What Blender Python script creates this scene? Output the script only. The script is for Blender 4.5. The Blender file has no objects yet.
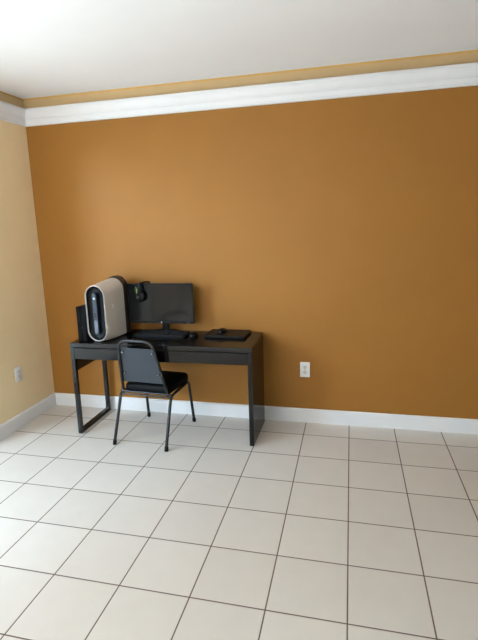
import bpy, bmesh, math, random
from mathutils import Vector, Matrix

random.seed(4)
D = bpy.data
SC = bpy.context.scene
COL = SC.collection
PI = math.pi

# ------------------------------------------------------------------ camera
cam_d = D.cameras.new('camera')
cam_d.sensor_fit = 'AUTO'
cam_d.sensor_width = 36.0
cam_d.lens = 470.68 / 640.0 * 36.0
cam_d.shift_x = 0.0089
cam_d.shift_y = -0.01285
cam_d.clip_start = 0.05
cam = D.objects.new('camera', cam_d)
COL.objects.link(cam)
cam.matrix_world = (Matrix.Translation((2.606, -3.5673, 1.605))
                    @ Matrix.Rotation(math.radians(14.1284), 4, 'Z')
                    @ Matrix.Rotation(math.radians(79.0999), 4, 'X')
                    @ Matrix.Rotation(math.radians(-1.8636), 4, 'Z'))
SC.camera = cam

# ------------------------------------------------------------------ view, world, daylight
SC.view_settings.view_transform = 'Standard'
SC.view_settings.look = 'None'
SC.view_settings.gamma = 1.0
SC.view_settings.use_curve_mapping = False
SC.view_settings.exposure = 0.48

world = D.worlds.new('overcast_sky')
SC.world = world
world.use_nodes = True
bg = world.node_tree.nodes['Background']
bg.inputs['Color'].default_value = (0.80, 0.90, 1.0, 1)
bg.inputs['Strength'].default_value = 1.2


def area_light(name, loc, rot, sx, sy, power, color):
    l = D.lights.new(name, 'AREA')
    l.shape = 'RECTANGLE'
    l.size, l.size_y = sx, sy
    l.energy = power
    l.color = color
    o = D.objects.new(name, l)
    o.location = loc
    o.rotation_euler = rot
    COL.objects.link(o)
    return o


# daylight arriving through the sliding glass door in the left wall
DY0, DY1, DZ1 = -3.00, -0.82, 2.30
area_light('door_daylight', (-0.75, -2.15, 1.02), (0, math.radians(-86), 0),
           2.1, 1.5, 28, (0.50, 0.76, 1.0))
# lamp panel added outside to throw the soft leg shadows across the tiles
area_light('shadow_panel', (-2.75, -5.40, 2.75), (Vector((1.1, -0.6, 0.2)) - Vector((-2.75, -5.40, 2.75))).to_track_quat('-Z', 'Y').to_euler(),
           1.4, 1.4, 190, (0.62, 0.81, 1.0))
# daylight arriving through the window in the wall behind the camera
WX0, WX1, WZ0, WZ1 = 0.10, 1.75, 0.85, 2.25
RY = -4.5
area_light('window_daylight', ((WX0 + WX1) / 2, RY - 0.20, (WZ0 + WZ1) / 2), (PI / 2, 0, 0),
           WX1 - WX0 - 0.1, WZ1 - WZ0 - 0.1, 34, (0.86, 0.93, 1.0))

# added sunlight: its unseen floor patch under the rear window bounces light to the ceiling
sun_d = D.lights.new('fill_sun', 'SUN')
sun_d.energy = 66
sun_d.angle = math.radians(0.6)
sun_d.color = (0.95, 0.98, 1.0)
fill_sun = D.objects.new('fill_sun', sun_d)
fill_sun.rotation_euler = Vector((-0.05, math.cos(math.radians(64)), -math.sin(math.radians(64)))).to_track_quat('-Z', 'Y').to_euler()
fill_sun.location = (1.0, -9.0, 8.0)
COL.objects.link(fill_sun)


# ------------------------------------------------------------------ materials
def new_mat(name):
    m = D.materials.new(name)
    m.use_nodes = True
    return m, m.node_tree, m.node_tree.nodes['Principled BSDF']


def mat(name, col, rough=0.5, metal=0.0, spec=0.5, noise=0.0, nscale=40.0, bump=0.0, bscale=200.0, coat=0.0, stretch=None):
    """principled material with procedural colour mottling and a fine procedural bump"""
    m, t, p = new_mat(name)
    N, L = t.nodes, t.links
    p.inputs['Roughness'].default_value = rough
    p.inputs['Metallic'].default_value = metal
    p.inputs['Specular IOR Level'].default_value = spec
    p.inputs['Coat Weight'].default_value = coat
    tc = N.new('ShaderNodeTexCoord')
    src = tc.outputs['Object']
    if stretch:
        mp = N.new('ShaderNodeMapping')
        mp.inputs['Scale'].default_value = stretch
        L.new(src, mp.inputs['Vector'])
        src = mp.outputs['Vector']
    nz = N.new('ShaderNodeTexNoise')
    nz.inputs['Scale'].default_value = nscale
    nz.inputs['Detail'].default_value = 4
    L.new(src, nz.inputs['Vector'])
    mx = N.new('ShaderNodeMix')
    mx.data_type = 'RGBA'
    a = [c * (1 - noise) for c in col]
    b = [min(1, c * (1 + noise)) for c in col]
    mx.inputs[6].default_value = (*a, 1)
    mx.inputs[7].default_value = (*b, 1)
    L.new(nz.outputs['Fac'], mx.inputs[0])
    L.new(mx.outputs[2], p.inputs['Base Color'])
    if bump > 0:
        n2 = N.new('ShaderNodeTexNoise')
        n2.inputs['Scale'].default_value = bscale
        n2.inputs['Detail'].default_value = 3
        L.new(src, n2.inputs['Vector'])
        bp = N.new('ShaderNodeBump')
        bp.inputs['Strength'].default_value = bump
        bp.inputs['Distance'].default_value = 0.002
        L.new(n2.outputs['Fac'], bp.inputs['Height'])
        L.new(bp.outputs['Normal'], p.inputs['Normal'])
    return m


TILE = 0.335
TX, TY = 0.2708, -0.2204       # one grout crossing in the room
GROUT = 0.0062


def floor_material():
    m, t, p = new_mat('ceramic_tile')
    N, L = t.nodes, t.links
    geo = N.new('ShaderNodeNewGeometry')
    sep = N.new('ShaderNodeSeparateXYZ')
    L.new(geo.outputs['Position'], sep.inputs[0])

    def math_node(op, a, b=None, c=None):
        n = N.new('ShaderNodeMath')
        n.operation = op
        for i, v in enumerate((a, b, c)):
            if v is None:
                continue
            if isinstance(v, (int, float)):
                n.inputs[i].default_value = v
            else:
                L.new(v, n.inputs[i])
        return n.outputs[0]

    def dist(axis, off):          # distance to the nearest grout line of one direction, and the tile index
        u = math_node('DIVIDE', math_node('SUBTRACT', axis, off), TILE)
        idx = math_node('FLOOR', u)
        fr = math_node('SUBTRACT', u, idx)
        d = math_node('MULTIPLY', math_node('MINIMUM', fr, math_node('SUBTRACT', 1.0, fr)), TILE)
        return d, idx
    dx, ix = dist(sep.outputs['X'], TX)
    dy, iy = dist(sep.outputs['Y'], TY)
    d = math_node('MINIMUM', dx, dy)
    mr = N.new('ShaderNodeMapRange')
    mr.interpolation_type = 'SMOOTHSTEP'
    mr.inputs['From Min'].default_value = GROUT / 2 - 0.0012
    mr.inputs['From Max'].default_value = GROUT / 2 + 0.0012
    L.new(d, mr.inputs['Value'])
    tile_fac = mr.outputs[0]
    # tone of each tile
    cmb = N.new('ShaderNodeCombineXYZ')
    L.new(ix, cmb.inputs[0]); L.new(iy, cmb.inputs[1])
    wn = N.new('ShaderNodeTexWhiteNoise')
    L.new(cmb.outputs[0], wn.inputs['Vector'])
    nz = N.new('ShaderNodeTexNoise')
    nz.inputs['Scale'].default_value = 9.0
    nz.inputs['Detail'].default_value = 6
    L.new(geo.outputs['Position'], nz.inputs['Vector'])
    tone = math_node('ADD', math_node('MULTIPLY', wn.outputs['Value'], 0.35), math_node('MULTIPLY', nz.outputs['Fac'], 0.65))
    cm = N.new('ShaderNodeMix'); cm.data_type = 'RGBA'
    cm.inputs[6].default_value = (0.655, 0.610, 0.548, 1)
    cm.inputs[7].default_value = (0.745, 0.705, 0.645, 1)
    L.new(tone, cm.inputs[0])
    gm = N.new('ShaderNodeMix'); gm.data_type = 'RGBA'
    gm.inputs[6].default_value = (0.135, 0.095, 0.070, 1)
    L.new(cm.outputs[2], gm.inputs[7])
    L.new(tile_fac, gm.inputs[0])
    L.new(gm.outputs[2], p.inputs['Base Color'])
    rr = N.new('ShaderNodeMapRange')
    rr.inputs['To Min'].default_value = 0.9
    rr.inputs['To Max'].default_value = 0.36
    L.new(tile_fac, rr.inputs['Value'])
    L.new(rr.outputs[0], p.inputs['Roughness'])
    # pillowed tile edge and a slightly uneven glaze
    mh = N.new('ShaderNodeMapRange')
    mh.interpolation_type = 'SMOOTHSTEP'
    mh.inputs['From Min'].default_value = GROUT / 2 - 0.001
    mh.inputs['From Max'].default_value = GROUT / 2 + 0.004
    L.new(d, mh.inputs['Value'])
    n3 = N.new('ShaderNodeTexNoise')
    n3.inputs['Scale'].default_value = 45.0
    L.new(geo.outputs['Position'], n3.inputs['Vector'])
    h = math_node('ADD', mh.outputs[0], math_node('MULTIPLY', n3.outputs['Fac'], 0.25))
    bp = N.new('ShaderNodeBump')
    bp.inputs['Strength'].default_value = 0.35
    bp.inputs['Distance'].default_value = 0.0015
    L.new(h, bp.inputs['Height'])
    L.new(bp.outputs['Normal'], p.inputs['Normal'])
    return m


def wall_paint(name, low, high=None, split=2.50):
    """eggshell wall paint over a roller / orange-peel texture; a second paint colour above the moulding"""
    m, t, p = new_mat(name)
    N, L = t.nodes, t.links
    geo = N.new('ShaderNodeNewGeometry')
    nz = N.new('ShaderNodeTexNoise')
    nz.inputs['Scale'].default_value = 3.2
    nz.inputs['Detail'].default_value = 5
    L.new(geo.outputs['Position'], nz.inputs['Vector'])
    mx = N.new('ShaderNodeMix'); mx.data_type = 'RGBA'
    mx.inputs[6].default_value = (*[c * 0.94 for c in low], 1)
    mx.inputs[7].default_value = (*[c * 1.06 for c in low], 1)
    L.new(nz.outputs['Fac'], mx.inputs[0])
    out = mx.outputs[2]
    if high:
        sep = N.new('ShaderNodeSeparateXYZ')
        L.new(geo.outputs['Position'], sep.inputs[0])
        gt = N.new('ShaderNodeMath'); gt.operation = 'GREATER_THAN'
        gt.inputs[1].default_value = split
        L.new(sep.outputs['Z'], gt.inputs[0])
        m2 = N.new('ShaderNodeMix'); m2.data_type = 'RGBA'
        L.new(gt.outputs[0], m2.inputs[0])
        L.new(out, m2.inputs[6])
        m2.inputs[7].default_value = (*high, 1)
        out = m2.outputs[2]
        # golden paint line cut in against the ceiling
        g2 = N.new('ShaderNodeMath'); g2.operation = 'GREATER_THAN'
        g2.inputs[1].default_value = 2.624
        L.new(sep.outputs['Z'], g2.inputs[0])
        m3 = N.new('ShaderNodeMix'); m3.data_type = 'RGBA'
        L.new(g2.outputs[0], m3.inputs[0])
        L.new(out, m3.inputs[6])
        m3.inputs[7].default_value = (0.60, 0.36, 0.10, 1)
        out = m3.outputs[2]
    L.new(out, p.inputs['Base Color'])
    p.inputs['Roughness'].default_value = 0.55
    p.inputs['Specular IOR Level'].default_value = 0.25
    n2 = N.new('ShaderNodeTexNoise')
    n2.inputs['Scale'].default_value = 150
    n2.inputs['Detail'].default_value = 2
    L.new(geo.outputs['Position'], n2.inputs['Vector'])
    bp = N.new('ShaderNodeBump')
    bp.inputs['Strength'].default_value = 0.22
    bp.inputs['Distance'].default_value = 0.002
    L.new(n2.outputs['Fac'], bp.inputs['Height'])
    L.new(bp.outputs['Normal'], p.inputs['Normal'])
    return m


def glass_material():
    m, t, p = new_mat('clear_glass')
    N, L = t.nodes, t.links
    out = N['Material Output']
    tr = N.new('ShaderNodeBsdfTransparent')
    gl = N.new('ShaderNodeBsdfGlossy')
    gl.inputs['Roughness'].default_value = 0.02
    ms = N.new('ShaderNodeMixShader')
    ms.inputs[0].default_value = 0.05
    L.new(tr.outputs[0], ms.inputs[1])
    L.new(gl.outputs[0], ms.inputs[2])
    L.new(ms.outputs[0], out.inputs['Surface'])
    return m


TAN = (0.920, 0.735, 0.445)
M = dict(
    floor=floor_material(),
    wall_back=wall_paint('ochre_wall_paint', (0.340, 0.148, 0.026), (0.58, 0.40, 0.20)),
    wall_left=wall_paint('tan_wall_paint', TAN, (0.68, 0.49, 0.25)),
    wall_other=wall_paint('cream_wall_paint', (0.60, 0.58, 0.54)),
    ceiling=mat('ceiling_white', (0.91, 0.91, 0.915), 0.9, spec=0.2, noise=0.015, nscale=5, bump=0.15, bscale=120),
    trim=mat('trim_white', (0.80, 0.80, 0.80), 0.42, noise=0.02, nscale=12),
    concrete=mat('patio_concrete', (0.075, 0.08, 0.075), 0.9, noise=0.15, nscale=8, bump=0.3),
    glass=glass_material(),
    alu=mat('white_aluminium', (0.75, 0.75, 0.75), 0.4, noise=0.02),
    wood=mat('black_brown_wood', (0.006, 0.005, 0.0046), 0.14, spec=0.25, noise=0.45, nscale=14, bump=0.0, bscale=60, stretch=(1, 12, 12)),
    wood_up=mat('black_brown_wood_upright', (0.006, 0.005, 0.0046), 0.14, spec=0.25, noise=0.45, nscale=14, bump=0.0, bscale=60, stretch=(12, 12, 1)),
    dark=mat('cabinet_inside_black', (0.012, 0.010, 0.009), 0.6, noise=0.2),
    chair_metal=mat('black_powder_coat', (0.010, 0.011, 0.013), 0.26, spec=0.42, noise=0.1, nscale=80),
    chair_shell=mat('charcoal_back_shell', (0.028, 0.035, 0.044), 0.36, spec=0.45, noise=0.12, nscale=60, bump=0.25, bscale=500),
    chair_vinyl=mat('black_vinyl', (0.004, 0.004, 0.0045), 0.6, spec=0.15, noise=0.2, nscale=50, bump=0.3, bscale=350),
    rubber=mat('black_rubber', (0.006, 0.006, 0.006), 0.8, spec=0.2, noise=0.1),
    steel=mat('screw_steel', (0.30, 0.31, 0.33), 0.35, metal=0.8, noise=0.1),
    pc_white=mat('off_white_plastic', (0.62, 0.575, 0.51), 0.42, noise=0.03, nscale=20),
    pc_rim=mat('white_rim_plastic', (0.80, 0.80, 0.79), 0.35, noise=0.02, nscale=20),
    black_gloss=mat('glossy_black_plastic', (0.003, 0.003, 0.0035), 0.35, spec=0.14, noise=0.1),
    black=mat('matte_black_plastic', (0.004, 0.004, 0.0045), 0.42, spec=0.2, noise=0.15, nscale=60),
    black_rear=mat('dark_brown_black_plastic', (0.022, 0.015, 0.012), 0.5, noise=0.15),
    bluegrey=mat('blue_grey_plastic', (0.026, 0.031, 0.043), 0.4, spec=0.3, noise=0.1),
    bluegrey_light=mat('pale_blue_grey_plastic', (0.085, 0.10, 0.135), 0.35, spec=0.4, noise=0.08),
    white_print=mat('white_print', (0.85, 0.85, 0.85), 0.4, noise=0.02),
    screen=mat('dark_screen', (0.003, 0.0038, 0.0052), 0.20, spec=0.20, noise=0.05),
    keycap=mat('keycap_black', (0.010, 0.010, 0.0105), 0.5, spec=0.15, noise=0.15),
    green=mat('dull_green_plastic', (0.16, 0.26, 0.07), 0.45, noise=0.1),
    grey=mat('mid_grey_plastic', (0.04, 0.044, 0.05), 0.5, noise=0.1),
    outlet=mat('outlet_white', (0.82, 0.82, 0.82), 0.35, noise=0.02),
    outlet_face=mat('outlet_face_ivory', (0.72, 0.69, 0.64), 0.4, noise=0.03),
    slot=mat('slot_dark', (0.035, 0.028, 0.022), 0.7, noise=0.1),
    led=mat('grey_led', (0.45, 0.46, 0.48), 0.4, noise=0.05),
)


# ------------------------------------------------------------------ mesh helpers
def obj(name, bm, material, parent=None, smooth=True, bevel=0.0, seg=2):
    bmesh.ops.remove_doubles(bm, verts=bm.verts, dist=1e-6)
    bmesh.ops.recalc_face_normals(bm, faces=bm.faces)
    me = D.meshes.new(name)
    bm.to_mesh(me)
    bm.free()
    me.materials.append(M[material] if isinstance(material, str) else material)
    o = D.objects.new(name, me)
    COL.objects.link(o)
    if parent:
        o.parent = parent
    if smooth:
        for p in me.polygons:
            p.use_smooth = True
        me.set_sharp_from_angle(angle=math.radians(38))
    if bevel > 0:
        b = o.modifiers.new('bevel', 'BEVEL')
        b.width = bevel
        b.segments = seg
        b.limit_method = 'ANGLE'
        b.angle_limit = math.radians(40)
        b.harden_normals = False
    return o


def add_box(bm, x0, x1, y0, y1, z0, z1, mtx=None):
    vs = [bm.verts.new((x, y, z)) for z in (z0, z1) for y in (y0, y1) for x in (x0, x1)]
    for f in ((0, 2, 3, 1), (4, 5, 7, 6), (0, 1, 5, 4), (2, 6, 7, 3), (0, 4, 6, 2), (1, 3, 7, 5)):
        bm.faces.new([vs[i] for i in f])
    if mtx is not None:
        bmesh.ops.transform(bm, matrix=mtx, verts=vs)
    return vs


def box(*a, mtx=None):
    bm = bmesh.new()
    add_box(bm, *a, mtx=mtx)
    return bm


def fillet(pts, radii, n=7):
    """polyline with its inner corners rounded"""
    pts = [Vector(p) for p in pts]
    out = [pts[0]]
    for i in range(1, len(pts) - 1):
        r = radii[i - 1] if isinstance(radii, (list, tuple)) else radii
        p = pts[i]
        a = (pts[i - 1] - p); b = (pts[i + 1] - p)
        r = min(r, a.length * 0.49, b.length * 0.49)
        A = p + a.normalized() * r
        B = p + b.normalized() * r
        for k in range(n + 1):
            t = k / n
            out.append(A * (1 - t) ** 2 + p * 2 * t * (1 - t) + B * t * t)
    out.append(pts[-1])
    return out


def add_tube(bm, pts, r, sides=12, closed=False, cap=True):
    pts = [Vector(p) for p in pts]
    n = len(pts)
    tang = []
    for i in range(n):
        if closed:
            t = pts[(i + 1) % n] - pts[i - 1]
        else:
            t = pts[min(i + 1, n - 1)] - pts[max(i - 1, 0)]
        tang.append(t.normalized())
    ref = Vector((0, 0, 1)) if abs(tang[0].z) < 0.9 else Vector((1, 0, 0))
    u = tang[0].cross(ref).normalized()
    rings = []
    for i in range(n):
        u = (u - tang[i] * u.dot(tang[i])).normalized()
        v = tang[i].cross(u)
        rr = r[i] if isinstance(r, (list, tuple)) else r
        rings.append([bm.verts.new(pts[i] + (u * math.cos(2 * PI * k / sides) + v * math.sin(2 * PI * k / sides)) * rr)
                      for k in range(sides)])
    m = n if closed else n - 1
    for i in range(m):
        a, b = rings[i], rings[(i + 1) % n]
        for k in range(sides):
            bm.faces.new((a[k], a[(k + 1) % sides], b[(k + 1) % sides], b[k]))
    if cap and not closed:
        bm.faces.new(rings[0][::-1])
        bm.faces.new(rings[-1])


def tube(pts, r, sides=12, closed=False):
    bm = bmesh.new()
    add_tube(bm, pts, r, sides, closed)
    return bm


def add_loft(bm, rings, cap0=True, cap1=True, closed=True):
    """skin a list of equal-length closed outlines"""
    R = [[bm.verts.new(p) for p in ring] for ring in rings]
    k = len(R[0])
    for a, b in zip(R[:-1], R[1:]):
        for i in range(k if closed else k - 1):
            bm.faces.new((a[i], a[(i + 1) % k], b[(i + 1) % k], b[i]))
    if cap0:
        bm.faces.new(R[0][::-1])
    if cap1:
        bm.faces.new(R[-1])
    return R


def add_disc(bm, c, axis, r, h, sides=24):
    axis = Vector(axis).normalized()
    c = Vector(c)
    add_tube(bm, [c, c + axis * h], r, sides)


def stadium(w, h, n=12, power=None):
    """upright capsule outline centred on 0,0, counter-clockwise"""
    r = w / 2
    out = []
    for k in range(n + 1):
        a = PI * k / n
        out.append((r * math.cos(a), h / 2 - r + r * math.sin(a)))
    for k in range(n + 1):
        a = PI + PI * k / n
        out.append((r * math.cos(a), -h / 2 + r + r * math.sin(a)))
    return out


def rrect(w, h, r, n=5):
    out = []
    for cx, cy, a0 in ((w / 2 - r, h / 2 - r, 0), (-w / 2 + r, h / 2 - r, PI / 2),
                       (-w / 2 + r, -h / 2 + r, PI), (w / 2 - r, -h / 2 + r, 1.5 * PI)):
        for k in range(n + 1):
            a = a0 + PI / 2 * k / n
            out.append((cx + r * math.cos(a), cy + r * math.sin(a)))
    return out


def thing(name, label, cat, loc=(0, 0, 0), rz=0.0, group=None):
    o = D.objects.new(name, None)
    o.empty_display_size = 0.05
    o.location = loc
    o.rotation_euler = (0, 0, rz)
    o['label'] = label
    o['category'] = cat
    if group:
        o['group'] = group
    COL.objects.link(o)
    return o


def tag(o, label, cat, group=None):
    o['label'] = label
    o['category'] = cat
    if group:
        o['group'] = group
    return o


def struct(name, bm, m, smooth=False, bevel=0.0, parent=None):
    o = obj(name, bm, m, parent, smooth=smooth, bevel=bevel)
    if parent is None:
        o['kind'] = 'structure'
    return o


# ------------------------------------------------------------------ the room
WY = 0.013          # face of the back wall
WX = -0.008         # face of the left wall
RX = 5.2            # face of the right wall
CZ = 2.637          # ceiling
T = 0.13            # wall thickness

struct('floor', box(WX - T, RX + T, RY - T, WY + T, -0.10, 0.0), 'floor')
struct('ceiling', box(WX - T, RX + T, RY - T, WY + T, CZ, CZ + 0.10), 'ceiling')
struct('wall_back', box(WX - T, RX + T, WY, WY + T, 0.0, CZ), 'wall_back')
struct('wall_right', box(RX, RX + T, RY, WY, 0.0, CZ), 'wall_other')
bm = bmesh.new()                                     # left wall with its door opening
add_box(bm, WX - T, WX, DY1, WY, 0.0, CZ)
add_box(bm, WX - T, WX, RY, DY0, 0.0, CZ)
add_box(bm, WX - T, WX, DY0, DY1, DZ1, CZ)
struct('wall_left', bm, 'wall_left')
bm = bmesh.new()                                     # wall behind the camera with its window opening
add_box(bm, WX - T, WX0, RY - T, RY, 0.0, CZ)
add_box(bm, WX1, RX + T, RY - T, RY, 0.0, CZ)
add_box(bm, WX0, WX1, RY - T, RY, 0.0, WZ0)
add_box(bm, WX0, WX1, RY - T, RY, WZ1, CZ)
struct('wall_front', bm, 'wall_other')
struct('ground', box(-5.0, 7.0, -10.0, 1.5, -0.25, -0.12), 'concrete')

# sliding glass door in the left wall
bm = bmesh.new()
xa, xb = WX - 0.10, WX - 0.03
ym = (DY0 + DY1) / 2
for y0, y1 in ((DY0, DY0 + 0.05), (DY1 - 0.05, DY1)):
    add_box(bm, xa, xb, y0, y1, 0.0, DZ1)
for z0, z1 in ((0.0, 0.06), (DZ1 - 0.06, DZ1)):
    add_box(bm, xa + 0.001, xb - 0.001, DY0 + 0.01, DY1 - 0.01, z0, z1)
door = struct('door_1', bm, 'alu')
for y0, y1 in ((DY0 + 0.05, DY1 - 0.05),):
    struct('door_pane', box(WX - 0.068, WX - 0.062, y0, y1, 0.06, DZ1 - 0.06), 'glass', parent=door)
# window behind the camera
bm = bmesh.new()
ya, yb = RY - 0.10, RY - 0.03
xm = (WX0 + WX1) / 2
for x0, x1 in ((WX0, WX0 + 0.05), (WX1 - 0.05, WX1), (xm - 0.025, xm + 0.025)):
    add_box(bm, x0, x1, ya, yb, WZ0, WZ1)
for z0, z1 in ((WZ0, WZ0 + 0.05), (WZ1 - 0.05, WZ1)):
    add_box(bm, WX0 + 0.01, WX1 - 0.01, ya + 0.001, yb - 0.001, z0, z1)
win = struct('window_1', bm, 'alu')
for x0, x1 in ((WX0 + 0.05, xm - 0.025), (xm + 0.025, WX1 - 0.05)):
    struct('window_pane', box(x0, x1, RY - 0.068, RY - 0.062, WZ0 + 0.05, WZ1 - 0.05), 'glass', parent=win)

# baseboards: flat board with an eased top edge
BB = [(0, 0), (0.0125, 0), (0.0125, 0.096), (0.0105, 0.106), (0.006, 0.112), (0, 0.114)]


def run_profile(prof, axis, a, b, wall):
    """sweep (projection, height) profile along a wall; axis 'x' = back wall, 'y' = left wall"""
    bm = bmesh.new()
    rings = []
    for t in (a, b):
        if axis == 'x':
            rings.append([(t, wall - p, z) for p, z in prof])
        else:
            rings.append([(wall + p, t, z) for p, z in prof])
    add_loft(bm, rings)
    return bm


struct('baseboard_back', run_profile(BB, 'x', WX, RX, WY), 'trim')
struct('baseboard_left', run_profile(BB, 'y', DY1, WY - 0.0125, WX), 'trim')

# crown moulding a hand's width below the ceiling, stepped profile
CR = [(0.0, 2.421), (0.012, 2.421), (0.016, 2.424), (0.017, 2.433), (0.013, 2.438), (0.014, 2.462), (0.018, 2.470), (0.024, 2.472), (0.026, 2.478),
      (0.024, 2.484), (0.026, 2.500), (0.031, 2.515), (0.037, 2.526), (0.039, 2.530), (0.044, 2.533), (0.045, 2.547), (0.042, 2.551), (0.0, 2.553)]


def mitred(prof, axis):
    bm = bmesh.new()
    if axis == 'x':
        rings = [[(WX + p, WY - p, z) for p, z in prof], [(RX, WY - p, z) for p, z in prof]]
    else:
        rings = [[(WX + p, WY - p, z) for p, z in prof], [(WX + p, RY, z) for p, z in prof]]
    add_loft(bm, rings)
    return bm


struct('trim_1', mitred(CR, 'x'), 'trim', smooth=True)
struct('trim_2', mitred(CR, 'y'), 'trim', smooth=True)

# ------------------------------------------------------------------ desk
X0, X1, Y0, Y1, H = 0.544, 1.949, -0.488, -0.004, 0.737
TH = 0.033
cx, cy = (X0 + X1) / 2, (Y0 + Y1) / 2
desk = thing('desk', 'long black-brown wooden desk with drawers along the ochre wall', 'desk', (cx, cy - 0.009, 0), math.radians(1.0))


def db(x0, x1, y0, y1, z0, z1):          # box in room coordinates, stored relative to the desk
    return box(x0 - cx, x1 - cx, y0 - cy, y1 - cy, z0, z1)


obj('desktop', db(X0, X1, Y0, Y1, H - TH, H), 'wood', desk, bevel=0.0015)
obj('side_panel', db(X1 - TH, X1, Y0, Y1, 0.006, H - TH), 'wood_up', desk, bevel=0.0015)
for y in (Y0 + 0.075, Y1 - 0.075):
    bm = bmesh.new()
    add_disc(bm, (X1 - TH / 2 - cx, y - cy, 0.0), (0, 0, 1), 0.012, 0.006, 14)
    obj('glide', bm, 'rubber', desk)
# left side: closed loop of square bar
B = 0.030
bm = bmesh.new()
outer = [(Y0, 0.004), (Y1, 0.004), (Y1, H - TH), (Y0, H - TH)]
inner = [(Y0 + B, 0.004 + B), (Y1 - B, 0.004 + B), (Y1 - B, H - TH - 0.002), (Y0 + B, H - TH - 0.002)]
vo = [[bm.verts.new((x - cx, y - cy, z)) for y, z in outer] for x in (X0, X0 + B)]
vi = [[bm.verts.new((x - cx, y - cy, z)) for y, z in inner] for x in (X0, X0 + B)]
for i in range(4):
    j = (i + 1) % 4
    bm.faces.new((vo[0][i], vo[0][j], vi[0][j], vi[0][i]))
    bm.faces.new((vo[1][j], vo[1][i], vi[1][i], vi[1][j]))
    bm.faces.new((vo[0][j], vo[0][i], vo[1][i], vo[1][j]))
    bm.faces.new((vi[0][i], vi[0][j], vi[1][j], vi[1][i]))
lf = obj('leg_frame', bm, 'wood_up', desk, bevel=0.0015)
for y in (Y0 + 0.03, Y1 - 0.03):
    bm = bmesh.new()
    add_disc(bm, (X0 + B / 2 - cx, y - cy, 0.0), (0, 0, 1), 0.011, 0.005, 14)
    obj('glide', bm, 'rubber', lf)
obj('side_apron', db(X0 + 0.006, X0 + B - 0.004, Y0 + B, Y1 - B, 0.512, H - TH), 'wood', desk)
obj('back_rail', db(X0 + B, X1 - TH, Y1 - 0.022, Y1 - 0.004, 0.612, H - TH), 'wood', desk)
xs = (X0 + B + 0.004, 1.240, X1 - TH - 0.004)
for a, b in ((xs[0], xs[1] - 0.0015), (xs[1] + 0.0015, xs[2])):
    dr = obj('drawer', db(a, b, Y0 + 0.001, Y0 + 0.019, 0.612, H - TH - 0.007), 'wood', desk, bevel=0.001)
    obj('drawer_box', db(a + 0.012, b - 0.012, Y0 + 0.019, Y1 - 0.04, 0.617, H - TH - 0.018), 'dark', dr)

# cable drooping below the back of the desk
pts = []
P0, P1, P2, P3 = Vector((1.235, -0.044, 0.640)), Vector((1.20, -0.044, 0.52)), Vector((1.06, -0.044, 0.46)), Vector((1.00, -0.044, 0.640))
for k in range(25):
    t = k / 24
    pts.append(P0 * (1 - t) ** 3 + P1 * 3 * t * (1 - t) ** 2 + P2 * 3 * t * t * (1 - t) + P3 * t ** 3)
tag(obj('power_cable', tube(pts, 0.0035, 8), 'black'), 'thin black cable drooping under the desk behind the chair back', 'cable')

# ------------------------------------------------------------------ chair (local +y faces the desk)
chair = thing('stacking_chair', 'black metal-frame stacking chair tucked under the desk', 'chair', (1.1525, -0.378, 0), math.radians(-4.2))
TR = 0.0115
for s in (-1, 1):
    rear = fillet([(s * 0.212, -0.263, 0.012), (s * 0.206 + 0.010, -0.150, 0.366), (s * 0.200 + 0.008, -0.005, 0.366)], 0.035)
    front = fillet([(s * 0.207 + 0.002, 0.263, 0.012), (s * 0.195 + 0.006, 0.207, 0.366), (s * 0.200 + 0.008, -0.005, 0.366)], 0.045)
    for path in (rear, front):
        lg = obj('leg', tube(path, TR), 'chair_metal', chair)
        f = path[0]
        bm = bmesh.new()
        add_tube(bm, [(f.x, f.y, 0.0), (f.x, f.y, 0.004), f + (path[1] - f).normalized() * 0.022],
                 [0.0125, 0.0145, 0.0140], 14)
        obj('rubber_foot', bm, 'rubber', lg)


def back_pt(x, z, off=0.0):
    """point on the leaning plane of the backrest"""
    t = (z - 0.385) / 0.412
    return Vector((x, -0.142 - 0.093 * t + off, z))


hoop = fillet([back_pt(-0.179, 0.368), back_pt(-0.134, 0.797), back_pt(0.134, 0.797), back_pt(0.190, 0.368)], [0.075, 0.075], 10)
obj('back_frame', tube(hoop, TR), 'chair_metal', chair)


def back_half(z):
    return 0.178 - (z - 0.368) / 0.429 * 0.044


def panel(off0, off1, zlo, zhi, inset, bulge):
    """sheet filling the hoop, bowed across its width"""
    bm = bmesh.new()
    nx, nz = 12, 8
    grids = []
    for off, bl in ((off0, bulge), (off1, bulge)):
        g = []
        for j in range(nz + 1):
            z = zlo + (zhi - zlo) * j / nz
            hw = back_half(z) - inset
            row = []
            for i in range(nx + 1):
                u = -1 + 2 * i / nx
                row.append(bm.verts.new(back_pt(u * hw, z, off + bl * (1 - u * u))))
            g.append(row)
        grids.append(g)
    for gi, g in enumerate(grids):
        for j in range(nz):
            for i in range(nx):
                q = (g[j][i], g[j][i + 1], g[j + 1][i + 1], g[j + 1][i])
                bm.faces.new(q if gi == 0 else q[::-1])
    a, b = grids
    for j in range(nz):
        for i in (0, nx):
            bm.faces.new((a[j][i], a[j + 1][i], b[j + 1][i], b[j][i]))
    for i in range(nx):
        for j in (0, nz):
            bm.faces.new((a[j][i], a[j][i + 1], b[j][i + 1], b[j][i]))
    return bm


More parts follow.
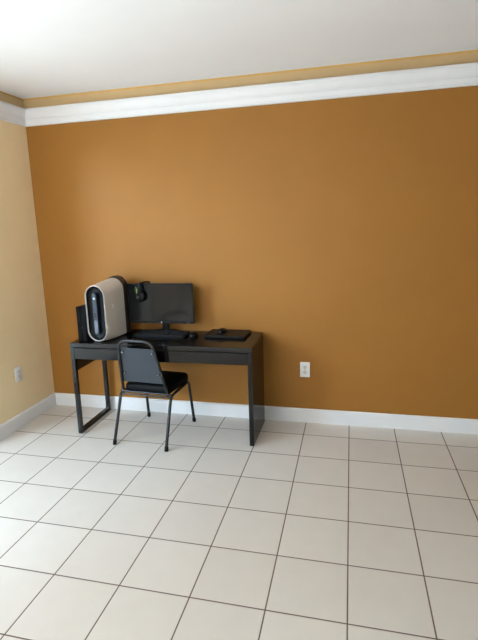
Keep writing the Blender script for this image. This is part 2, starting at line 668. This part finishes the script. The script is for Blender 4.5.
bp = obj('backrest', panel(0.006, 0.014, 0.460, 0.735, 0.006, 0.004), 'chair_shell', chair, bevel=0.002)
obj('back_cushion', panel(0.0142, 0.040, 0.466, 0.729, 0.012, 0.004), 'chair_vinyl', bp, bevel=0.010, seg=3)
for s in (-1, 1):
    for z in (0.535, 0.703):
        hw = back_half(z)
        bm = bmesh.new()
        p = back_pt(s * (hw - 0.020), z, -0.001)
        add_box(bm, p.x - 0.016, p.x + 0.016, p.y, p.y + 0.008, p.z - 0.006, p.z + 0.006)
        cl = obj('bracket', bm, 'chair_metal', bp, bevel=0.001)
        bm = bmesh.new()
        add_disc(bm, (p.x - s * 0.006, p.y + 0.0005, p.z), (0, -1, 0), 0.0042, 0.003, 12)
        obj('screw', bm, 'steel', cl)
# rails under the back of the seat
obj('seat_rail', tube([(-0.193, -0.150, 0.384), (0.213, -0.150, 0.384)], 0.0085), 'chair_metal', chair)
obj('seat_rail', tube([(-0.195, -0.146, 0.360), (0.215, -0.146, 0.360)], 0.0065), 'chair_metal', chair)
obj('seat_rail', tube([(-0.192, 0.130, 0.364), (0.206, 0.130, 0.364)], 0.0085), 'chair_metal', chair)


# padded seat: rounded trapezoid with a domed top
def seat_outline(scale, n=10):
    out = []
    w0, w1, y0, y1 = 0.184, 0.200, -0.130, 0.230
    corners = [(w1, y1, 0.06), (-w1, y1, 0.06), (-w0, y0, 0.035), (w0, y0, 0.035)]
    k = len(corners)
    for i in range(k):
        x, y, r = corners[i]
        p = Vector((x, y)); a = (Vector(corners[i - 1][:2]) - p).normalized() * r
        b = (Vector(corners[(i + 1) % k][:2]) - p).normalized() * r
        for j in range(n + 1):
            t = j / n
            q = (p + a) * (1 - t) ** 2 + p * 2 * t * (1 - t) + (p + b) * t * t
            out.append((q.x * scale + 0.008, (q.y - 0.05) * scale + 0.05))
    return out


bm = bmesh.new()
rings = []
for sc, z in ((0.93, 0.377), (0.985, 0.381), (1.0, 0.391), (1.0, 0.412), (0.985, 0.424), (0.94, 0.433), (0.80, 0.439), (0.5, 0.443), (0.15, 0.444)):
    rings.append([(x, y, z) for x, y in seat_outline(sc)])
add_loft(bm, rings)
st = obj('seat', bm, 'chair_vinyl', chair)
bm = bmesh.new()
add_tube(bm, [(x, y, 0.3805) for x, y in seat_outline(0.995)], 0.004, 8, closed=True)
obj('piping', bm, 'chair_vinyl', st)

# ------------------------------------------------------------------ tower computer (local -y is its front)
PCX, PCY = 0.760, -0.456
pc = thing('tower_computer', 'upright off-white desktop computer tower with black oval front on the desk', 'computer', (PCX, PCY, H), math.radians(-4))
PW, PH = 0.170, 0.430


def oval(w, h, y, base=0.004, dz=0.0, n=14, tilt=0.0):
    """capsule outline of the case, standing on base; tilt leans its lower part forward"""
    return [(x, y, base + dz + h / 2 + z) for x, z in stadium(w, h, n)]


def case(w, h, y, base=0.004, rb=None, n=14):
    """case section: round top, bottom corners of radius rb (as many points as oval)"""
    r = w / 2
    rb = r if rb is None else rb
    out = []
    for k in range(n + 1):
        a = PI * k / n
        out.append((r * math.cos(a), y, base + h - r + r * math.sin(a)))
    h2 = n // 2
    for k in range(n + 1):
        if k <= h2:
            a = PI + PI / 2 * k / h2
            out.append((-r + rb + rb * math.cos(a), y, base + rb + rb * math.sin(a)))
        else:
            a = 1.5 * PI + PI / 2 * (k - h2 - 1) / (n - h2 - 1)
            out.append((r - rb + rb * math.cos(a), y, base + rb + rb * math.sin(a)))
    return out


bm = bmesh.new()
add_loft(bm, [oval(PW - 0.012, PH - 0.012, 0.000, dz=0.006), oval(PW - 0.002, PH - 0.002, 0.004, dz=0.001), case(PW, PH, 0.012),
              case(PW + 0.002, PH + 0.003, 0.05, rb=0.050), case(PW + 0.004, PH + 0.012, 0.13, rb=0.026), case(PW + 0.006, PH + 0.024, 0.268, rb=0.014)], cap0=False)
shell = obj('shell', bm, 'pc_white', pc)
# rolled white rim round the black front
bm = bmesh.new()
add_loft(bm, [oval(PW - 0.006, PH - 0.006, 0.006, dz=0.003), oval(PW - 0.007, PH - 0.007, -0.002, dz=0.0035), oval(PW - 0.010, PH - 0.010, -0.004, dz=0.005),
              oval(PW - 0.014, PH - 0.014, -0.002, dz=0.007), oval(PW - 0.018, PH - 0.018, 0.030, dz=0.009)], cap0=False, cap1=False)
rim = obj('front_rim', bm, 'pc_rim', pc)
rim['label'] = 'thin white rim round the black oval front'
# recessed black face
bm = bmesh.new()
add_loft(bm, [oval(PW - 0.016, PH - 0.016, 0.008, dz=0.008), oval(PW - 0.040, PH - 0.040, 0.022, dz=0.020), oval(PW - 0.075, PH - 0.075, 0.028, dz=0.0375)],
         cap0=False)
face = obj('front_face', bm, 'black_gloss', pc)
# slim upright control bar in the middle of the face
bm = bmesh.new()
bar = [(x - 0.007, z) for x, z in stadium(0.036, 0.318, 10)]
zc = 0.004 + PH / 2 - 0.004
add_loft(bm, [[(x, 0.030, zc + z) for x, z in bar], [(x, 0.006, zc + z) for x, z in bar], [(x * 0.9, 0.003, zc + z * 0.985) for x, z in bar]])
barob = obj('control_bar', bm, 'bluegrey', face)
bm = bmesh.new()
add_loft(bm, [[(x * 0.8 - 0.007, 0.004, zc - 0.098 + z) for x, z in stadium(0.038, 0.105, 8)], [(x * 0.75 - 0.007, 0.001, zc - 0.098 + z * 0.97) for x, z in stadium(0.038, 0.105, 8)]])
obj('lower_cover', bm, 'bluegrey_light', barob)['label'] = 'pale blue-grey lower end of the control bar'
bm = bmesh.new()
add_disc(bm, (-0.007, 0.0035, zc + 0.118), (0, -1, 0), 0.0085, 0.002, 20)
obj('power_button', bm, 'led', barob)
bm = bmesh.new()
for k in range(2):
    add_box(bm, -0.015, 0.001, 0.001, 0.004, zc - 0.004 - k * 0.016, zc + 0.004 - k * 0.016)
obj('port', bm, 'black_gloss', barob)
# dark rear shroud, slightly taller than the shell
bm = bmesh.new()
add_loft(bm, [case(PW - 0.004, PH + 0.020, 0.262, rb=0.014), case(PW + 0.006, PH + 0.030, 0.270, rb=0.014), case(PW + 0.008, PH + 0.036, 0.290, rb=0.014),
              case(PW + 0.008, PH + 0.036, 0.335, rb=0.014), case(PW - 0.004, PH + 0.026, 0.350, rb=0.010)])
obj('rear_shroud', bm, 'black_rear', pc)['label'] = 'dark rounded rear shroud of the tower'
# feet and the small emblem on the right flank
for y in (0.06, 0.28):
    obj('foot', box(-0.045, 0.045, y - 0.015, y + 0.015, 0.0, 0.012), 'rubber', pc)
bm = bmesh.new()
em = [(math.cos(a) * (0.011 - 0.003 * math.sin(a) * -1 * 0.6), math.sin(a) * 0.017) for a in [2 * PI * k / 20 for k in range(20)]]
xe = PW / 2 + 0.0012
add_loft(bm, [[(xe - 0.003, 0.105 + y, 0.262 + z) for y, z in em], [(xe + 0.0012, 0.105 + y * 0.9, 0.262 + z * 0.9) for y, z in em]])
obj('emblem', bm, 'pc_rim', shell)['label'] = 'small pale oval emblem on the flank'

# ------------------------------------------------------------------ game console standing on its edge behind the tower
con = thing('game_console', 'slim black slanted game console upright at the left end of the desk', 'game console', (0.604, -0.470, H), 0)


def slab(x0, x1, z0, z1, d=0.285, sl=0.62, y=0.0):
    """upright slab with a slanted front, skewed like the console"""
    bm = bmesh.new()
    f = lambda x: y + x * sl
    pts = [(x0, f(x0)), (x1, f(x1)), (x1, f(x1) + d), (x0, f(x0) + d)]
    add_loft(bm, [[(px, py, z0) for px, py in pts], [(px, py, z1) for px, py in pts]])
    return bm


obj('left_half', slab(0.0, 0.023, 0.0, 0.272), 'black', con, bevel=0.002)
obj('centre_groove', slab(0.022, 0.030, 0.002, 0.270, d=0.275, y=0.008), 'black_gloss', con)
obj('right_half', slab(0.029, 0.053, 0.0, 0.272), 'black', con, bevel=0.002)
bm = bmesh.new()
add_box(bm, 0.0235, 0.0285, 0.018, 0.026, 0.100, 0.112)
obj('button', bm, 'grey', con)

# ------------------------------------------------------------------ monitor
MX, MY = 1.149, -0.090
mon = thing('monitor', 'black widescreen computer monitor standing behind the keyboard', 'monitor', (MX, MY, H), math.radians(1.5))
TL = Matrix.Translation((0, -0.050, 0.084)) @ Matrix.Rotation(math.radians(0.5), 4, 'X')
MW, MH = 0.545, 0.322


def mt(bm):
    bmesh.ops.transform(bm, matrix=TL, verts=bm.verts)
    return bm


bm = bmesh.new()
add_loft(bm, [[(x, 0.0, z + MH / 2) for x, z in rrect(MW, MH, 0.004)], [(x, 0.016, z + MH / 2) for x, z in rrect(MW, MH, 0.004)],
              [(x * 0.80, 0.042, z * 0.72 + MH / 2) for x, z in rrect(MW, MH, 0.004)]])
hous = obj('housing', mt(bm), 'black', mon, bevel=0.001)
bm = box(-MW / 2 + 0.007, MW / 2 - 0.007, -0.0015, 0.001, 0.020, MH - 0.007)
obj('screen', mt(bm), 'screen', hous)
bm = bmesh.new()
add_disc(bm, (0.0, 0.0, 0.0105), (0, -1, 0), 0.0048, 0.0012, 24)
obj('emblem', mt(bm), 'white_print', hous)['label'] = 'small round white maker mark on the lower bezel'
bm = box(MW / 2 - 0.055, MW / 2 - 0.043, -0.001, 0.001, 0.006, 0.009)
obj('power_light', mt(bm), 'led', hous)
bm = bmesh.new()
add_loft(bm, [[(x + 0.012, y + 0.012, 0.008) for x, y in rrect(0.058, 0.026, 0.008)], [(x + 0.012, y + 0.004, 0.10) for x, y in rrect(0.046, 0.022, 0.008)],
              [(x + 0.008, y + 0.002, 0.21) for x, y in rrect(0.046, 0.020, 0.008)]])
obj('stand_neck', bm, 'black', mon)
bm = bmesh.new()
add_loft(bm, [[(x, y + 0.018, z) for x, y in rrect(0.20 * k, 0.108 * k, 0.03)] for z, k in ((0, 0.98), (0.005, 1.0), (0.011, 0.96))])
obj('stand_base', bm, 'black_gloss', mon, bevel=0.001)

# ------------------------------------------------------------------ headset hung over the top edge of the monitor
hs = thing('headset', 'black headset with a green accent hung over the top left of the monitor', 'headset', (1.013, -0.122, H + 0.402), math.radians(-12))
arc = [(0.0, -0.060, -0.078), (0.0, -0.066, -0.045)]
for k in range(13):
    a = PI - PI * k / 12
    arc.append((0.0, 0.066 * math.cos(a) + 0.0, 0.013 * math.sin(a) - 0.001))
arc += [(0.0, 0.066, -0.045), (0.0, 0.060, -0.078)]
bm = bmesh.new()
ring = []
for y, z in [(p[1], p[2]) for p in arc]:
    ring.append((y, z))
rs = []
for i, (y, z) in enumerate(ring):
    y2, z2 = ring[min(i + 1, len(ring) - 1)]
    y1, z1 = ring[max(i - 1, 0)]
    n = Vector((-(z2 - z1), y2 - y1)).normalized() * 0.005
    rs.append([(-0.009, y + n.x, z + n.y), (0.009, y + n.x, z + n.y), (0.009, y - n.x, z - n.y), (-0.009, y - n.x, z - n.y)])
add_loft(bm, rs)
hb = obj('headband', bm, 'black', hs, bevel=0.002)
for s in (-1, 1):
    c = Vector((-0.004, s * 0.050, -0.098))
    bm = bmesh.new()
    n = 28
    prof = [(0.020, 0.022), (0.036, 0.018), (0.043, 0.008), (0.043, -0.004)]
    rings = [[(c.x + r * 0.95 * math.cos(2 * PI * k / n), c.y + s * d * 0.75, c.z + r * math.sin(2 * PI * k / n)) for k in range(n)] for r, d in prof]
    add_loft(bm, rings)
    cup = obj('ear_cup', bm, 'black', hs, bevel=0.0)
    bm = bmesh.new()
    add_tube(bm, [(c.x + 0.029 * math.cos(2 * PI * k / n), c.y - s * 0.009, c.z + 0.031 * math.sin(2 * PI * k / n)) for k in range(n)], 0.0095, 10, closed=True)
    obj('ear_cushion', bm, 'chair_vinyl', cup)
    bm = bmesh.new()
    add_disc(bm, (c.x - 0.016, c.y + s * 0.0165, c.z - 0.004), (0, s, 0), 0.011, 0.0012, 18)
    obj('cup_badge', bm, 'grey', cup)
    bm = bmesh.new()
    ov = [(math.cos(2 * PI * k / 18) * 0.0115, math.sin(2 * PI * k / 18) * 0.028) for k in range(18)]
    y = s * 0.066
    add_loft(bm, [[(-0.030 + x, y - 0.003, -0.046 + z) for x, z in ov], [(-0.030 + x * 0.9, y + 0.003, -0.046 + z * 0.94) for x, z in ov]])
    obj('accent', bm, 'green', hb)['label'] = 'dull green oval accent beside the headband'
    bm = bmesh.new()
    add_tube(bm, fillet([(-0.006, y, -0.018), (-0.034, y, -0.030), (-0.036, y, -0.075), (-0.020, y * 0.9, -0.092)], 0.012), 0.0052, 8)
    obj('yoke', bm, 'black', hb)

# ------------------------------------------------------------------ keyboard
KX0, KX1, KY0, KY1 = 0.950, 1.385, -0.266, -0.136
kb = thing('keyboard', 'full-size black keyboard on the desk in front of the monitor', 'keyboard', ((KX0 + KX1) / 2, (KY0 + KY1) / 2, H), math.radians(-1))
kw, kd = KX1 - KX0, KY1 - KY0
bm = bmesh.new()
add_loft(bm, [[(-kw / 2, -kd / 2, 0.0), (kw / 2, -kd / 2, 0.0), (kw / 2, kd / 2, 0.0), (-kw / 2, kd / 2, 0.0)],
              [(-kw / 2, -kd / 2, 0.013), (kw / 2, -kd / 2, 0.013), (kw / 2, kd / 2, 0.026), (-kw / 2, kd / 2, 0.026)]])
obj('body', bm, 'black', kb, bevel=0.003)
bm = bmesh.new()
rows = [(0.052, [1, -1, 1, 1, 1, 1, -.5, 1, 1, 1, 1, -.5, 1, 1, 1, 1], 3, 0), (0.026, [1] * 13 + [2], 3, 4), (0.008, [1.5] + [1] * 12 + [1.5], 3, 4),
        (-0.010, [1.75] + [1] * 11 + [2.25], 0, 4), (-0.028, [2.25] + [1] * 10 + [2.75], 1, 4), (-0.046, [1.25, 1.25, 1.25, 6.25, 1.25, 1.25, 1.25, 1.25], 3, 3)]
uq = 0.0185


def key(x0, x1, y):
    zb = 0.0195 + (y / kd) * 0.013
    a = [(x0 + .001, y - .0082, zb - 0.003), (x1 - .001, y - .0082, zb - 0.003), (x1 - .001, y + .0082, zb - 0.002), (x0 + .001, y + .0082, zb - 0.002)]
    b = [(x0 + .0025, y - .0062, zb + 0.0065), (x1 - .0025, y - .0062, zb + 0.0065), (x1 - .0025, y + .0068, zb + 0.0072), (x0 + .0025, y + .0068, zb + 0.0072)]
    add_loft(bm, [a, b])


for y, ks, nav, pad in rows:
    x = -kw / 2 + 0.010
    for w in ks:
        if w > 0:
            key(x, x + w * uq, y)
        x += abs(w) * uq
    xn = -kw / 2 + 0.010 + 15.25 * uq
    if nav == 3:
        for k in range(3):
            key(xn + k * uq, xn + (k + 1) * uq, y)
    elif nav == 1:
        key(xn + uq, xn + 2 * uq, y)
    xp = xn + 3.25 * uq
    for k in range(pad):
        key(xp + k * uq * 0.98, xp + (k + 1) * uq * 0.98, y)
obj('keycaps', bm, 'keycap', kb, smooth=False)


# ------------------------------------------------------------------ two computer mice
def mouse(name, label, loc, rz):
    t = thing(name, label, 'computer mouse', loc, rz)
    L_, W_, Hh = 0.108, 0.062, 0.036
    bm = bmesh.new()
    rings = []
    n = 24
    for k, zf in ((1.0, 0.0), (1.03, 0.12), (1.0, 0.35), (0.90, 0.62), (0.72, 0.83), (0.45, 0.95), (0.15, 1.0)):
        ring = []
        for i in range(n):
            a = 2 * PI * i / n
            x = math.copysign(abs(math.cos(a)) ** 0.8, math.cos(a)) * W_ / 2 * k
            y = math.copysign(abs(math.sin(a)) ** 0.75, math.sin(a)) * L_ / 2 * k
            ring.append((x, y - 0.006 * zf, zf * Hh * (1 - 0.22 * (y / L_ + 0.2))))
        rings.append(ring)
    add_loft(bm, rings)
    body = obj('body', bm, 'black', t)
    bm = bmesh.new()
    add_tube(bm, [(-0.004, 0.026, 0.0225), (0.004, 0.026, 0.0225)], 0.0085, 16)
    obj('scroll_wheel', bm, 'rubber', t)
    return t


mouse('computer_mouse', 'small black mouse on the desktop just right of the keyboard', (1.434, -0.195, H), math.radians(2))

# ------------------------------------------------------------------ closed laptop with a second mouse on its lid
LX0, LX1, LY0, LY1 = 1.532, 1.852, -0.246, -0.022
lap = thing('laptop', 'closed black laptop lying near the right end of the desk', 'laptop', ((LX0 + LX1) / 2, (LY0 + LY1) / 2, H), math.radians(-1.5))
lw, ld = LX1 - LX0, LY1 - LY0


def plate(w, d, r, z0, z1, k=0.99):
    bm = bmesh.new()
    add_loft(bm, [[(x * k, y * k, z0) for x, y in rrect(w, d, r)], [(x, y, z0 + (z1 - z0) * 0.4) for x, y in rrect(w, d, r)],
                  [(x, y, z0 + (z1 - z0) * 0.75) for x, y in rrect(w, d, r)], [(x * 0.995, y * 0.995, z1) for x, y in rrect(w, d, r)]])
    return bm


obj('base', plate(lw, ld, 0.008, 0.003, 0.0125), 'black', lap)
obj('lid', plate(lw, ld, 0.008, 0.0135, 0.0205), 'black', lap)
for x in (-0.09, 0.09):
    obj('hinge', tube([(x - 0.03, ld / 2 - 0.006, 0.0115), (x + 0.03, ld / 2 - 0.006, 0.0115)], 0.005, 10), 'black_gloss', lap)
for x in (-lw / 2 + 0.03, lw / 2 - 0.03):
    for y in (-ld / 2 + 0.025, ld / 2 - 0.025):
        bm = bmesh.new()
        add_disc(bm, (x, y, 0.0), (0, 0, 1), 0.008, 0.0035, 12)
        obj('foot', bm, 'rubber', lap)
mouse('computer_mouse', 'small black mouse resting on the lid of the closed laptop', (1.648, -0.130, H + 0.0207), math.radians(-8))


# ------------------------------------------------------------------ wall outlets
def outlet(label, loc, rz):
    """local -y is out of the wall"""
    t = thing('wall_outlet', label, 'outlet', loc, rz)
    bm = bmesh.new()
    add_loft(bm, [[(x, 0.0, z) for x, z in rrect(0.076, 0.122, 0.004)], [(x, -0.004, z) for x, z in rrect(0.076, 0.122, 0.004)],
                  [(x, -0.0065, z) for x, z in rrect(0.070, 0.116, 0.004)]])
    obj('cover_plate', bm, 'outlet', t)
    for sgn in (1, -1):
        zc_ = sgn * 0.0205
        bm = bmesh.new()
        o = [(math.cos(a) * 0.0172, max(-0.0135, min(0.0135, math.sin(a) * 0.0172))) for a in [2 * PI * k / 32 for k in range(32)]]
        add_loft(bm, [[(x, -0.006, zc_ + z) for x, z in o], [(x * 0.97, -0.0085, zc_ + z * 0.97) for x, z in o]])
        so = obj('socket', bm, 'outlet_face', t)
        bm = bmesh.new()
        for x, h_ in ((-0.0063, 0.0095), (0.0063, 0.008)):
            add_box(bm, x - 0.0014, x + 0.0014, -0.0089, -0.0080, zc_ + 0.001, zc_ + 0.001 + h_)
        add_disc(bm, (0, -0.0080, zc_ - 0.0065), (0, -1, 0), 0.0028, 0.0009, 12)
        obj('slot', bm, 'slot', so)
    bm = bmesh.new()
    add_disc(bm, (0, -0.006, 0), (0, -1, 0), 0.0032, 0.0015, 14)
    obj('screw', bm, 'slot', t)
    return t


outlet('white duplex outlet on the ochre back wall, right of the desk', (2.272, WY, 0.4385), 0)
outlet('white outlet on the tan left wall, above the baseboard', (WX, -0.4285, 0.4375), PI / 2)
